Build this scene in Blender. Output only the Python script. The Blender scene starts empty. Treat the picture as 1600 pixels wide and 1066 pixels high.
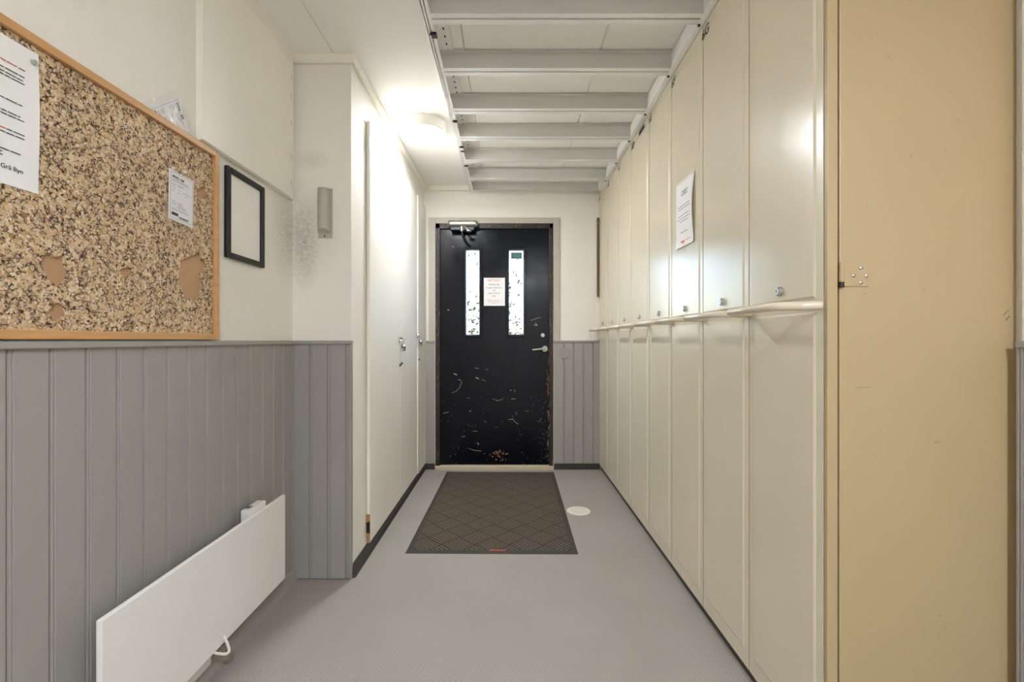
import bpy, bmesh, math, random
from mathutils import Vector, Matrix

SC = bpy.context.scene
COL = SC.collection
PI = math.pi
R = math.radians
random.seed(7)

# ------------------------------------------------------------------ materials
def lin(c):
    out = []
    for v in c[:3]:
        v /= 255.0
        out.append(v / 12.92 if v <= 0.04045 else ((v + 0.055) / 1.055) ** 2.4)
    return (out[0], out[1], out[2], 1.0)

class NT:
    """tiny helper around a material's node tree"""
    def __init__(self, name):
        self.m = bpy.data.materials.new(name)
        self.m.use_nodes = True
        self.t = self.m.node_tree
        self.t.nodes.clear()
        self.out = self.n('ShaderNodeOutputMaterial')
        self.p = self.n('ShaderNodeBsdfPrincipled')
        self.l(self.p.outputs[0], self.out.inputs[0])
        self._co = None
    def n(self, kind, **kw):
        nd = self.t.nodes.new(kind)
        for k, v in kw.items():
            setattr(nd, k, v)
        return nd
    def l(self, a, b):
        self.t.links.new(a, b)
    @property
    def co(self):
        if self._co is None:
            self._co = self.n('ShaderNodeTexCoord').outputs['Object']
        return self._co
    def pos(self):
        return self.n('ShaderNodeNewGeometry').outputs['Position']
    def mapping(self, src, scale=(1, 1, 1), rot=(0, 0, 0), loc=(0, 0, 0)):
        mp = self.n('ShaderNodeMapping')
        mp.inputs['Scale'].default_value = scale
        mp.inputs['Rotation'].default_value = rot
        mp.inputs['Location'].default_value = loc
        self.l(src, mp.inputs['Vector'])
        return mp.outputs[0]
    def noise(self, src, scale, detail=3.0, rough=0.55, dist=0.0):
        nd = self.n('ShaderNodeTexNoise')
        nd.inputs['Scale'].default_value = scale
        nd.inputs['Detail'].default_value = detail
        nd.inputs['Roughness'].default_value = rough
        nd.inputs['Distortion'].default_value = dist
        self.l(src, nd.inputs['Vector'])
        return nd.outputs['Fac']
    def voro(self, src, scale, feature='F1', out='Distance', rnd=1.0):
        nd = self.n('ShaderNodeTexVoronoi', feature=feature)
        nd.inputs['Scale'].default_value = scale
        nd.inputs['Randomness'].default_value = rnd
        self.l(src, nd.inputs['Vector'])
        return nd.outputs[out]
    def ramp(self, src, stops, interp='LINEAR'):
        nd = self.n('ShaderNodeValToRGB')
        nd.color_ramp.interpolation = interp
        e = nd.color_ramp.elements
        while len(e) > len(stops):
            e.remove(e[-1])
        while len(e) < len(stops):
            e.new(0.5)
        for el, (p, c) in zip(e, stops):
            el.position = p
            el.color = c if len(c) == 4 else (*c, 1)
        self.l(src, nd.inputs[0])
        return nd.outputs[0]
    def math(self, op, a, b=None, c=None):
        nd = self.n('ShaderNodeMath', operation=op)
        for i, v in enumerate((a, b, c)):
            if v is None:
                continue
            if isinstance(v, (int, float)):
                nd.inputs[i].default_value = v
            else:
                self.l(v, nd.inputs[i])
        return nd.outputs[0]
    def mix(self, fac, a, b):
        nd = self.n('ShaderNodeMix', data_type='RGBA')
        for sock, v in ((nd.inputs[0], fac), (nd.inputs[6], a), (nd.inputs[7], b)):
            if isinstance(v, (int, float)):
                sock.default_value = v
            elif isinstance(v, tuple):
                sock.default_value = v
            else:
                self.l(v, sock)
        return nd.outputs[2]
    def sep(self, src):
        nd = self.n('ShaderNodeSeparateXYZ')
        self.l(src, nd.inputs[0])
        return nd.outputs
    def comb(self, x, y, z):
        nd = self.n('ShaderNodeCombineXYZ')
        for s, v in zip(nd.inputs, (x, y, z)):
            if isinstance(v, (int, float)):
                s.default_value = v
            else:
                self.l(v, s)
        return nd.outputs[0]
    def bump(self, h, strength=0.3, dist=0.001, prev=None):
        nd = self.n('ShaderNodeBump')
        nd.inputs['Strength'].default_value = strength
        nd.inputs['Distance'].default_value = dist
        self.l(h, nd.inputs['Height'])
        if prev is not None:
            self.l(prev, nd.inputs['Normal'])
        self.l(nd.outputs[0], self.p.inputs['Normal'])
        return nd.outputs[0]
    def set(self, base=None, rough=None, metal=None, **kw):
        if base is not None:
            if isinstance(base, tuple):
                self.p.inputs['Base Color'].default_value = base
            else:
                self.l(base, self.p.inputs['Base Color'])
        if rough is not None:
            if isinstance(rough, (int, float)):
                self.p.inputs['Roughness'].default_value = rough
            else:
                self.l(rough, self.p.inputs['Roughness'])
        if metal is not None:
            self.p.inputs['Metallic'].default_value = metal
        for k, v in kw.items():
            self.p.inputs[k].default_value = v
        return self

M = {}

def paint(name, rgb, rough=0.5, var=0.05, vscale=3.0, bump=0.0, bscale=60.0, metal=0.0, bdist=0.001, **kw):
    t = NT(name)
    c = lin(rgb)
    d = tuple(max(0, v * (1 - var)) for v in c[:3]) + (1,)
    u = tuple(min(1, v * (1 + var)) for v in c[:3]) + (1,)
    t.set(t.mix(t.noise(t.pos(), vscale, 4), d, u), rough, metal, **kw)
    if bump:
        t.bump(t.noise(t.pos(), bscale, 2), bump, bdist)
    M[name] = t.m
    return t

def wallpaper(name, rgb, smudges=()):
    """woven glass-fibre wallpaper, optional grey scuffed patches (x, y, z, rx, ry, rz, amount)"""
    t = NT(name)
    p = t.pos()
    c = lin(rgb)
    base = t.mix(t.noise(p, 1.7, 3), tuple(v * .96 for v in c[:3]) + (1,), c)
    fibre = t.noise(t.mapping(p, (90, 90, 520)), 1.0, 2, .6)
    fib2 = t.noise(t.mapping(p, (420, 420, 70)), 1.0, 1, .5)
    for (x, y, z, rx, ry, rz, amt) in smudges:
        v = t.mapping(p, (1 / rx, 1 / ry, 1 / rz), (0, 0, 0), (-x / rx, -y / ry, -z / rz))
        ln = t.n('ShaderNodeVectorMath', operation='LENGTH')
        t.l(v, ln.inputs[0])
        m = t.ramp(ln.outputs['Value'], [(0.0, (1, 1, 1)), (1.0, (0, 0, 0))])
        nz = t.ramp(t.noise(t.mapping(p, (55, 55, 85)), 1.0, 5, .75), [(.34, (.12, .12, .12)), (.72, (1, 1, 1))])
        f = t.math('MULTIPLY', t.math('MULTIPLY', m, nz), amt)
        base = t.mix(f, base, lin((96, 88, 76)))
    t.set(base, 0.72)
    t.bump(t.math('ADD', fibre, t.math('MULTIPLY', fib2, .7)), .6, .0018)
    M[name] = t.m

wallpaper('wallpaper', (238, 234, 225), smudges=[(-1.0, 2.07, 1.62, .25, .15, .30, .55), (-.955, 2.12, 1.56, .075, .1, .25, .62),
                                                 (-.93, 2.12, 1.95, .1, .1, .06, .35)])
paint('ceiling_white', (245, 243, 238), .7, .02, 2.0, .12, 300)
paint('board_white', (240, 236, 226), .6, .02, 2.5, .1, 220)
paint('backing_white', (238, 235, 228), .6, .02, 4)
paint('batten_brown', (112, 88, 62), .6, .15, 40)
paint('trim_white', (236, 232, 220), .5, .03, 5)
paint('hatch_white', (238, 234, 223), .5, .03, 3, .12, 260)
paint('grey_paint', (156, 152, 147), .42, .03, 6, .12, 90)
paint('grey_cap', (158, 154, 148), .42, .03, 6)
paint('casing_grey', (186, 180, 166), .5, .03, 6)
paint('skirting_dark', (58, 54, 50), .5, .12, 9)
paint('threshold_beige', (196, 182, 156), .45, .06, 30)
paint('radiator_white', (233, 230, 226), .32, .012, 3)
paint('radiator_grey', (196, 191, 184), .45, .03, 6)
paint('cable_white', (215, 208, 196), .45, .03, 20)
paint('plastic_grey', (178, 173, 162), .42, .03, 9)
paint('black_plastic', (18, 17, 16), .4, .1, 30)
paint('black_wood', (13, 12, 12), .42, .2, 90, .3, 220)
paint('rubber_dark', (62, 57, 51), .75, .08, 40, .3, 420)
paint('paper_white', (235, 234, 232), .75, .012, 30, .06, 300)
paint('print_black', (66, 64, 64), .8, .05, 60)
paint('print_grey', (128, 127, 128), .8, .05, 60)
paint('print_red', (206, 92, 70), .8, .05, 60)
paint('decal_black', (20, 18, 17), .5, .05, 60)
t = NT('sticker_green')
t.set(lin((120, 160, 148)), .6, **{'Transmission Weight': .0})
tl = t.n('ShaderNodeBsdfTranslucent'); tl.inputs[0].default_value = lin((70, 112, 104))
mx = t.n('ShaderNodeMixShader'); mx.inputs[0].default_value = .6
t.l(t.p.outputs[0], mx.inputs[1]); t.l(tl.outputs[0], mx.inputs[2]); t.l(mx.outputs[0], t.out.inputs[0])
M['sticker_green'] = t.m
paint('drain_white', (226, 220, 208), .4, .03, 40)
paint('drain_hole', (150, 143, 130), .7, .05, 40)
paint('chrome', (205, 203, 200), .2, .03, 60, metal=1.0)
paint('brushed_metal', (190, 187, 180), .34, .05, 80, metal=1.0)
paint('dark_metal', (70, 66, 60), .4, .1, 80, metal=.9)
paint('lock_dark', (52, 60, 78), .3, .1, 60, metal=.5)
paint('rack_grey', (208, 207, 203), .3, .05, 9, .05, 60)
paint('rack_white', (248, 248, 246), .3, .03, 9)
paint('rack_lit', (246, 246, 244), .25, .03, 12)  # lighter rack_grey: floor bounce painted into the flanges; left rail shares it
paint('bare_wood', (168, 128, 84), .65, .18, 40, .2, 150)
paint('backing_brown', (186, 148, 112), .8, .08, 40, .4, 200)
paint('beading_light', (150, 160, 182), .4, .08, 40)
paint('hook_grey', (150, 146, 138), .35, .05, 40, metal=.6)
paint('wood_chip', (190, 178, 160), .6, .3, 120)
paint('wood_worn', (186, 140, 92), .7, .3, 150)
paint('ground_asphalt', (150, 148, 142), .9, .1, 3)
paint('leaf_green', (20, 26, 15), .95, .3, 5, **{'Specular IOR Level': .0})
paint('lock_face', (196, 196, 198), .28, .03, 60, metal=.9)
paint('gap_shade_and_scuff', (64, 46, 28), .7, .2, 30)  # dark brown for shade painted in gaps and slots, and for scuff marks

# cream locker paint: semi-gloss, faint orange peel, slightly dented sheet
t = NT('locker_cream')
p = t.pos()
c0, c1 = lin((213, 203, 179)), lin((221, 212, 190))
col = t.mix(t.noise(p, 2.2, 4), c0, c1)
sc = t.ramp(t.noise(t.mapping(p, (40, 40, 16)), 1.0, 4, .7), [(.71, (0, 0, 0)), (.78, (1, 1, 1))])
t.set(t.mix(t.math('MULTIPLY', sc, .22), col, lin((150, 132, 104))), .25)
b1 = t.bump(t.noise(t.mapping(p, (3.2, 3.2, 2.2)), 1.0, 2, .4), .22, .018)
t.bump(t.noise(p, 240, 2), .06, .0006, b1)
M['locker_cream'] = t.m

# tan end-panel colour, deeper than the lockers' cream
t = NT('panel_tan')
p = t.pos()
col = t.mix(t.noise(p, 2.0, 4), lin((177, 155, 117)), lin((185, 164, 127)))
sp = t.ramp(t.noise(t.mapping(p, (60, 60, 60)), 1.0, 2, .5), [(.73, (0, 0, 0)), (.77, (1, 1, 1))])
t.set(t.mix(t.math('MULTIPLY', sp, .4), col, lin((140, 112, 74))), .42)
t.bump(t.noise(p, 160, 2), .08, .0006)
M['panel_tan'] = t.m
t = NT('handle_cream')
t.set(t.mix(t.noise(t.pos(), 9, 4), lin((214, 202, 178)), lin((222, 212, 190))), .22)
M['handle_cream'] = t.m

# vinyl floor with faint studs and grain
t = NT('floor_vinyl')
p = t.pos()
g = t.noise(p, 330, 3, .7)
big = t.noise(p, 1.6, 4, .6)
base = t.mix(g, lin((138, 131, 123)), lin((172, 165, 157)))
base = t.mix(t.ramp(big, [(.35, (0, 0, 0)), (.7, (1, 1, 1))]), base, t.mix(g, lin((146, 139, 131)), lin((178, 171, 164))))
xyz = t.sep(p)
k = 2 * PI / .018
dx = t.math('SINE', t.math('MULTIPLY', xyz[0], k))
dy = t.math('SINE', t.math('MULTIPLY', xyz[1], k))
dots = t.ramp(t.math('MULTIPLY', dx, dy), [(.45, (0, 0, 0)), (.8, (1, 1, 1))])
base = t.mix(t.math('MULTIPLY', dots, .22), base, lin((92, 86, 80)))
t.set(base, t.ramp(g, [(.2, (.48, .48, .48)), (.8, (.62, .62, .62))]), **{'Specular IOR Level': .4})
t.bump(t.math('ADD', t.math('MULTIPLY', dots, -.8), t.math('MULTIPLY', g, .5)), .35, .0012)
M['floor_vinyl'] = t.m

# ribbed parquet-pattern entrance carpet
t = NT('mat_carpet')
v = t.sep(t.mapping(t.co, (1, 1, 1), (0, 0, R(45))))
S = .13
u = t.math('DIVIDE', v[0], S)
w = t.math('DIVIDE', v[1], S)
par = t.math('MODULO', t.math('ADD', t.math('ADD', t.math('FLOOR', u), t.math('FLOOR', w)), 40.0), 2.0)
def rib(a):
    return t.math('ABSOLUTE', t.math('SINE', t.math('MULTIPLY', a, PI * 7)))
sel = t.math('GREATER_THAN', par, .5)
r_ = t.math('ADD', t.math('MULTIPLY', rib(u), sel), t.math('MULTIPLY', rib(w), t.math('SUBTRACT', 1.0, sel)))
fu = t.math('ABSOLUTE', t.math('SUBTRACT', t.math('FRACT', u), .5))
fw = t.math('ABSOLUTE', t.math('SUBTRACT', t.math('FRACT', w), .5))
gap = t.ramp(t.math('MAXIMUM', fu, fw), [(.465, (1, 1, 1)), (.49, (0, 0, 0))])
h = t.math('MULTIPLY', r_, gap)
nz = t.noise(t.co, 500, 3, .7)
colr = t.ramp(h, [(.40, lin((36, 30, 24))), (.95, lin((118, 105, 89)))])
t.set(t.mix(t.math('MULTIPLY', t.ramp(nz, [(.35, (0, 0, 0)), (.65, (1, 1, 1))]), .4), colr, lin((60, 52, 44))), .95)
t.bump(h, .9, .004)
M['mat_carpet'] = t.m

# cork: irregular granules with dark gaps
t = NT('cork')
p = t.co
wob = t.n('ShaderNodeTexNoise'); wob.inputs['Scale'].default_value = 60; wob.inputs['Detail'].default_value = 3
t.l(p, wob.inputs['Vector'])
va = t.n('ShaderNodeVectorMath', operation='MULTIPLY_ADD')
t.l(wob.outputs['Color'], va.inputs[0]); va.inputs[1].default_value = (.012, .012, .012); t.l(p, va.inputs[2])
pw = va.outputs[0]
cell = t.voro(pw, 105, 'F1', 'Color')
edge = t.voro(pw, 105, 'DISTANCE_TO_EDGE', 'Distance')
cell2 = t.voro(pw, 230, 'F1', 'Color')
edge2 = t.voro(pw, 230, 'DISTANCE_TO_EDGE', 'Distance')
cs = t.sep(cell); cs2 = t.sep(cell2)
colA = t.ramp(cs[0], [(0, lin((188, 150, 104))), (.25, lin((212, 180, 136))), (.65, lin((226, 201, 164))), (1, lin((240, 224, 200)))])
colB = t.ramp(cs2[1], [(0, lin((160, 120, 80))), (.35, lin((206, 174, 134))), (1, lin((236, 218, 192)))])
pick = t.ramp(t.noise(p, 34, 3), [(.44, (0, 0, 0)), (.58, (1, 1, 1))])
col = t.mix(pick, colA, colB)
col = t.mix(t.math('MULTIPLY', t.noise(p, 420, 3, .7), .35), col, lin((176, 138, 98)))
holes = t.ramp(t.noise(p, 150, 2, .6, .6), [(.60, (0, 0, 0)), (.635, (1, 1, 1))])
crack = t.ramp(edge, [(.04, (1, 1, 1)), (.13, (0, 0, 0))])
crack2 = t.ramp(edge2, [(.0, (1, 1, 1)), (.08, (0, 0, 0))])
cr = t.math('MULTIPLY', t.math('MAXIMUM', crack, t.math('MULTIPLY', crack2, pick)),
            t.ramp(t.noise(p, 75, 2), [(.44, (.06, .06, .06)), (.58, (.95, .95, .95))]))
dark = t.math('MAXIMUM', cr, holes)
t.set(t.mix(dark, col, lin((62, 42, 25))), .9)
t.bump(t.math('SUBTRACT', t.math('MULTIPLY', cs[1], .4), dark), .7, .002)
M['cork'] = t.m

# varnished pine frame
t = NT('pine')
p = t.co
gr = t.noise(t.mapping(p, (70, 7, 70)), 1.0, 4, .6)
t.set(t.mix(gr, lin((184, 134, 80)), lin((216, 170, 116))), .4)
M['pine'] = t.m

# old black door paint: chips show pale wood
t = NT('door_black')
p = t.pos()
ch = t.ramp(t.noise(t.mapping(p, (46, 46, 58)), 1.0, 4, .65), [(.735, (0, 0, 0)), (.765, (1, 1, 1))])
lowz = t.ramp(t.sep(p)[2], [(.0, (1, 1, 1)), (.9, (.25, .25, .25))])
ch2 = t.ramp(t.noise(t.mapping(p, (120, 120, 95)), 1.0, 3, .6), [(.71, (0, 0, 0)), (.74, (1, 1, 1))])
c_ = t.mix(t.noise(p, 5, 4), lin((5, 7, 15)), lin((10, 13, 23)))
chips = t.math('MULTIPLY', t.math('MAXIMUM', ch, t.math('MULTIPLY', ch2, .6)), lowz)
t.set(t.mix(chips, c_, lin((150, 138, 120))), t.ramp(t.noise(p, 7, 4), [(.3, (.17, .17, .17)), (.7, (.27, .27, .27))]), **{'Specular IOR Level': .26})
t.bump(t.noise(p, 120, 3), .12, .001)
M['door_black'] = t.m
t = NT('door_frame_dark')
p = t.pos()
w_ = t.ramp(t.noise(t.mapping(p, (90, 90, 26)), 1.0, 4, .7), [(.57, (0, 0, 0)), (.66, (1, 1, 1))])
t.set(t.mix(w_, lin((36, 27, 24)), lin((136, 98, 64))), .45)
M['door_frame_dark'] = t.m

# glass and clear plastic
t = NT('pane_glass')
t.set((.95, .98, 1, 1), .02, 0.0, **{'Transmission Weight': 1.0, 'IOR': 1.45})
M['pane_glass'] = t.m
t = NT('clear_sleeve')
lp = t.n('ShaderNodeBsdfTransparent'); lp.inputs[0].default_value = (.985, .985, .99, 1)
gl = t.n('ShaderNodeBsdfGlossy'); gl.inputs['Roughness'].default_value = .24
gl.inputs['Color'].default_value = (1, 1, 1, 1)
mx = t.n('ShaderNodeMixShader')
t.l(t.math('ADD', t.math('MULTIPLY', t.noise(t.co, 26, 2), .06), .0), mx.inputs[0])
t.l(lp.outputs[0], mx.inputs[1]); t.l(gl.outputs[0], mx.inputs[2])
t.l(mx.outputs[0], t.out.inputs[0])
bn = t.n('ShaderNodeBump'); bn.inputs['Strength'].default_value = .6; bn.inputs['Distance'].default_value = .006
t.l(t.noise(t.co, 30, 2), bn.inputs['Height']); t.l(bn.outputs[0], gl.inputs['Normal'])
M['clear_sleeve'] = t.m

def lamp_mat(name, strength, col):
    t = NT(name)
    t.set((.9, .89, .86, 1), .4)
    t.p.inputs['Emission Color'].default_value = col
    t.p.inputs['Emission Strength'].default_value = strength
    M[name] = t.m
lamp_mat('lamp_diffuser', 31.0, (.965, 1, 1.05, 1))
lamp_mat('lamp_diffuser_entry', 100.0, (.94, 1, 1.10, 1))
paint('lamp_base', (238, 234, 224), .4, .02, 9)

# ------------------------------------------------------------------ mesh builder
class MB:
    def __init__(self):
        self.v, self.f, self.mi = [], [], []
    def _add(self, vs, fs, mi=0):
        o = len(self.v)
        self.v += [Vector(x) for x in vs]
        for f in fs:
            self.f.append([i + o for i in f]); self.mi.append(mi)
        return self
    def box(self, x0, x1, y0, y1, z0, z1, mi=0):
        vs = [(x, y, z) for z in (z0, z1) for y in (y0, y1) for x in (x0, x1)]
        return self._add(vs, [(0, 2, 3, 1), (4, 5, 7, 6), (0, 1, 5, 4), (2, 6, 7, 3), (0, 4, 6, 2), (1, 3, 7, 5)], mi)
    def prism(self, poly, axis, a0, a1, mi=0):
        """poly of 2D points in the plane normal to axis, extruded from a0 to a1"""
        def P(p, a):
            if axis == 'x': return (a, p[0], p[1])
            if axis == 'y': return (p[0], a, p[1])
            return (p[0], p[1], a)
        n = len(poly)
        vs = [P(p, a0) for p in poly] + [P(p, a1) for p in poly]
        fs = [tuple(range(n - 1, -1, -1)), tuple(range(n, 2 * n))]
        fs += [(i, (i + 1) % n, n + (i + 1) % n, n + i) for i in range(n)]
        return self._add(vs, fs, mi)
    def cyl(self, p0, p1, r0, r1=None, n=20, cap=True, mi=0):
        r1 = r0 if r1 is None else r1
        p0, p1 = Vector(p0), Vector(p1)
        d = (p1 - p0).normalized()
        a = d.orthogonal().normalized(); b = d.cross(a)
        vs = [p0 + (a * math.cos(2 * PI * i / n) + b * math.sin(2 * PI * i / n)) * r0 for i in range(n)]
        vs += [p1 + (a * math.cos(2 * PI * i / n) + b * math.sin(2 * PI * i / n)) * r1 for i in range(n)]
        fs = [(i, (i + 1) % n, n + (i + 1) % n, n + i) for i in range(n)]
        if cap:
            fs += [tuple(range(n - 1, -1, -1)), tuple(range(n, 2 * n))]
        return self._add(vs, fs, mi)
    def tube(self, pts, r, n=12, mi=0, closed=False):
        pts = [Vector(p) for p in pts]
        m = len(pts)
        vs, fs = [], []
        prev = None
        for i, p in enumerate(pts):
            d = ((pts[min(i + 1, m - 1)] - p).normalized() + (p - pts[max(i - 1, 0)]).normalized())
            d.normalize()
            a = (d.orthogonal() if prev is None else prev - d * prev.dot(d)).normalized()
            prev = a
            b = d.cross(a)
            vs += [p + (a * math.cos(2 * PI * j / n) + b * math.sin(2 * PI * j / n)) * r for j in range(n)]
        for i in range(m - 1):
            for j in range(n):
                fs.append((i * n + j, i * n + (j + 1) % n, (i + 1) * n + (j + 1) % n, (i + 1) * n + j))
        fs.append(tuple(range(n - 1, -1, -1)))
        fs.append(tuple((m - 1) * n + j for j in range(n)))
        return self._add(vs, fs, mi)
    def lathe(self, prof, center, n=48, mi=0):
        """profile of (r, z) pairs about a vertical axis"""
        cx, cy, cz = center
        vs, fs = [], []
        for (r, z) in prof:
            vs += [(cx + r * math.cos(2 * PI * j / n), cy + r * math.sin(2 * PI * j / n), cz + z) for j in range(n)]
        for i in range(len(prof) - 1):
            for j in range(n):
                fs.append((i * n + j, i * n + (j + 1) % n, (i + 1) * n + (j + 1) % n, (i + 1) * n + j))
        fs.append(tuple(range(n - 1, -1, -1)))
        k = (len(prof) - 1) * n
        fs.append(tuple(k + j for j in range(n)))
        return self._add(vs, fs, mi)
    def quad(self, a, b, c, d, mi=0):
        return self._add([a, b, c, d], [(0, 1, 2, 3)], mi)
    def build(self, name, mat, parent=None, origin=None, bevel=0.0, smooth=False, seg=2):
        """link as one mesh object; vertices are given in world space"""
        if parent is not None:
            base = root_of(parent)
            off = Vector(base['_o'])
        elif origin is not None:
            off = Vector(origin)
        else:
            xs = [v.x for v in self.v]; ys = [v.y for v in self.v]; zs = [v.z for v in self.v]
            off = Vector(((min(xs) + max(xs)) / 2, (min(ys) + max(ys)) / 2, min(zs)))
        me = bpy.data.meshes.new(name)
        me.from_pydata([v - off for v in self.v], [], self.f)
        mats = mat if isinstance(mat, (list, tuple)) else [mat]
        for m in mats:
            me.materials.append(M[m])
        for pl, mi in zip(me.polygons, self.mi):
            pl.material_index = mi
        bm = bmesh.new(); bm.from_mesh(me)
        bmesh.ops.recalc_face_normals(bm, faces=bm.faces)
        if bevel:
            es = [e for e in bm.edges if len(e.link_faces) == 2 and e.calc_face_angle(0) > R(35)]
            bmesh.ops.bevel(bm, geom=es, offset=bevel, segments=seg, profile=.5, affect='EDGES', clamp_overlap=True)
        bm.to_mesh(me); bm.free()
        if smooth:
            for pl in me.polygons:
                pl.use_smooth = True
            me.set_sharp_from_angle(angle=R(38))
        o = bpy.data.objects.new(name, me)
        COL.objects.link(o)
        if parent is not None:
            o.parent = parent
        else:
            o.location = off
            o['_o'] = tuple(off)
        return o

def root_of(o):
    while o.parent is not None:
        o = o.parent
    return o

def tag(o, label=None, cat=None, group=None, kind=None):
    if label: o['label'] = label
    if cat: o['category'] = cat
    if group: o['group'] = group
    if kind: o['kind'] = kind
    return o

def thing(name, loc, label=None, cat=None, group=None, kind=None):
    o = bpy.data.objects.new(name, None)
    o.empty_display_size = .1
    COL.objects.link(o)
    o.location = loc
    o['_o'] = tuple(loc)
    return tag(o, label, cat, group, kind)

def struct(o):
    o['kind'] = 'structure'
    return o

def text_mesh(name, body, size, loc, facing, mat, parent, align='CENTER', tilt=0.0, extrude=.0002, bold=0.0):
    """lettering as its own mesh part. facing: '+x', '-x', '-y' = direction the face looks"""
    cu = bpy.data.curves.new(name, 'FONT')
    cu.body = body; cu.size = size; cu.align_x = align; cu.align_y = 'CENTER'
    cu.extrude = extrude; cu.resolution_u = 3; cu.offset = bold
    tmp = bpy.data.objects.new(name, cu)
    COL.objects.link(tmp)
    dg = bpy.context.evaluated_depsgraph_get()
    dg.update()
    me = bpy.data.meshes.new_from_object(tmp.evaluated_get(dg))
    bpy.data.objects.remove(tmp)
    bpy.data.curves.remove(cu)
    rz = {'+x': R(90), '-x': R(-90), '-y': 0}[facing]
    mtx = Matrix.Translation(Vector(loc) - Vector(root_of(parent)['_o'])) @ Matrix.Rotation(rz, 4, 'Z') @ Matrix.Rotation(R(90), 4, 'X') @ Matrix.Rotation(tilt, 4, 'Z')
    me.transform(mtx)
    me.name = name
    me.materials.clear(); me.materials.append(M[mat])
    o = bpy.data.objects.new(name, me)
    COL.objects.link(o)
    o.parent = parent
    return o

class Plane:
    """2D frame on a vertical surface: u to the viewer's right, v up"""
    def __init__(self, origin, facing, tilt=0.0):
        self.o = Vector(origin)
        u, n = {'+x': ((0, 1, 0), (1, 0, 0)), '-x': ((0, -1, 0), (-1, 0, 0)), '-y': ((1, 0, 0), (0, -1, 0))}[facing]
        u, n = Vector(u), Vector(n); v = Vector((0, 0, 1))
        self.u = u * math.cos(tilt) + v * math.sin(tilt)
        self.v = v * math.cos(tilt) - u * math.sin(tilt)
        self.n = n
    def p(self, u, v, d=0.0):
        return self.o + self.u * u + self.v * v + self.n * d
    def rect(self, mb, u0, u1, v0, v1, d0=0.0, d1=.0002, mi=0):
        vs = [self.p(u, v, d) for d in (d0, d1) for v in (v0, v1) for u in (u0, u1)]
        mb._add(vs, [(0, 2, 3, 1), (4, 5, 7, 6), (0, 1, 5, 4), (2, 6, 7, 3), (0, 4, 6, 2), (1, 3, 7, 5)], mi)
    def words(self, mb, u0, u1, v, h, rnd, d=.0004):
        """an unreadably small printed line: short word-long strokes"""
        u = u0
        while u < u1 - h:
            w = min(rnd.uniform(1.2, 5.0) * h, u1 - u)
            self.rect(mb, u, u + w, v - h * .20, v + h * .20, d, d + .0001)
            u += w + h * .34

def sheet(pl, w, h, nu, nv, fn, th=.0005):
    """a slightly curled paper sheet, centred on pl's origin; fn(s,t) gives its lift off the surface"""
    mb = MB()
    vs = []
    for k in (0, 1):
        for j in range(nv + 1):
            for i in range(nu + 1):
                s, tt = i / nu, j / nv
                vs.append(pl.p((s - .5) * w, (tt - .5) * h, fn(s, tt) + th * k))
    N = (nu + 1) * (nv + 1)
    fs = []
    for j in range(nv):
        for i in range(nu):
            a = j * (nu + 1) + i
            q = (a, a + 1, a + nu + 2, a + nu + 1)
            fs.append(tuple(x + N for x in q)); fs.append(q[::-1])
    rim = [i for i in range(nu + 1)] + [j * (nu + 1) + nu for j in range(1, nv + 1)] + \
          [nv * (nu + 1) + i for i in range(nu - 1, -1, -1)] + [j * (nu + 1) for j in range(nv - 1, 0, -1)]
    for a, b in zip(rim, rim[1:] + rim[:1]):
        fs.append((a, b, b + N, a + N))
    mb._add(vs, fs)
    return mb

# ------------------------------------------------------------------ main dimensions
F = 711.0                 # focal length in pixels, 1600 px wide frame
CAM = 1.11                # eye height
VX, VY = 796.0, 532.0
XL = -1.014               # wallpaper plane of the left wall
XC = -.740                # cupboard wall plane
XR = 1.2166               # wallpaper plane of the right wall
XK = .775                 # locker fronts
YP = 2.127                # front of the projecting cupboard wall
YF = 3.926                # far wall
YN = -2.6                 # wall behind the viewer
HC = 2.445                # ceiling
HD = 1.109                # top of the grey dado rail

# ------------------------------------------------------------------ shell
struct(MB().box(XL - .12, XR + .5, YN - .12, YF + .14, -.12, 0).build('floor', 'floor_vinyl'))
cb = MB()
seams = [XL - .12, -.82, -.206, .42, XR + .5]
for a, b in zip(seams, seams[1:]):
    cb.prism([(a + .0012, HC + .004), (a + .005, HC), (b - .005, HC), (b - .0012, HC + .004), (b - .0012, HC + .02), (a + .0012, HC + .02)],
             'y', YN - .12, YF + .14)
cb.box(XL - .12, XR + .5, YN - .12, YF + .14, HC + .012, HC + .1)
struct(cb.build('ceiling', 'ceiling_white'))
struct(MB().box(XL - .12, XL, YN - .12, YP + .02, 0, HC + .02).build('wall_left', 'wallpaper'))
struct(MB().box(XL - .12, XC, YP, YF + .14, 0, HC + .02).build('wall_cupboards', 'wallpaper'))
struct(MB().box(XR, XR + .12, YN - .12, 1.0799, 0, HC + .02).build('wall_right', 'wallpaper'))
struct(MB().box(XR + .02, XR + .14, 1.0799, YF + .14, 0, HC + .02).build('wall_back', 'wallpaper'))
struct(MB().box(XL - .12, XR + .5, YN - .12, YN, 0, HC + .02).build('wall_near', 'wallpaper'))
DX0, DX1, DZ1 = -.635, .374, 2.1155       # door opening
w = MB()
w.box(XC - .02, DX0, YF, YF + .14, 0, HC + .02)
w.box(DX1, XR + .06, YF, YF + .14, 0, HC + .02)
w.box(DX0, DX1, YF, YF + .14, DZ1, HC + .02)
struct(w.build('wall_far', 'wallpaper'))

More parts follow.
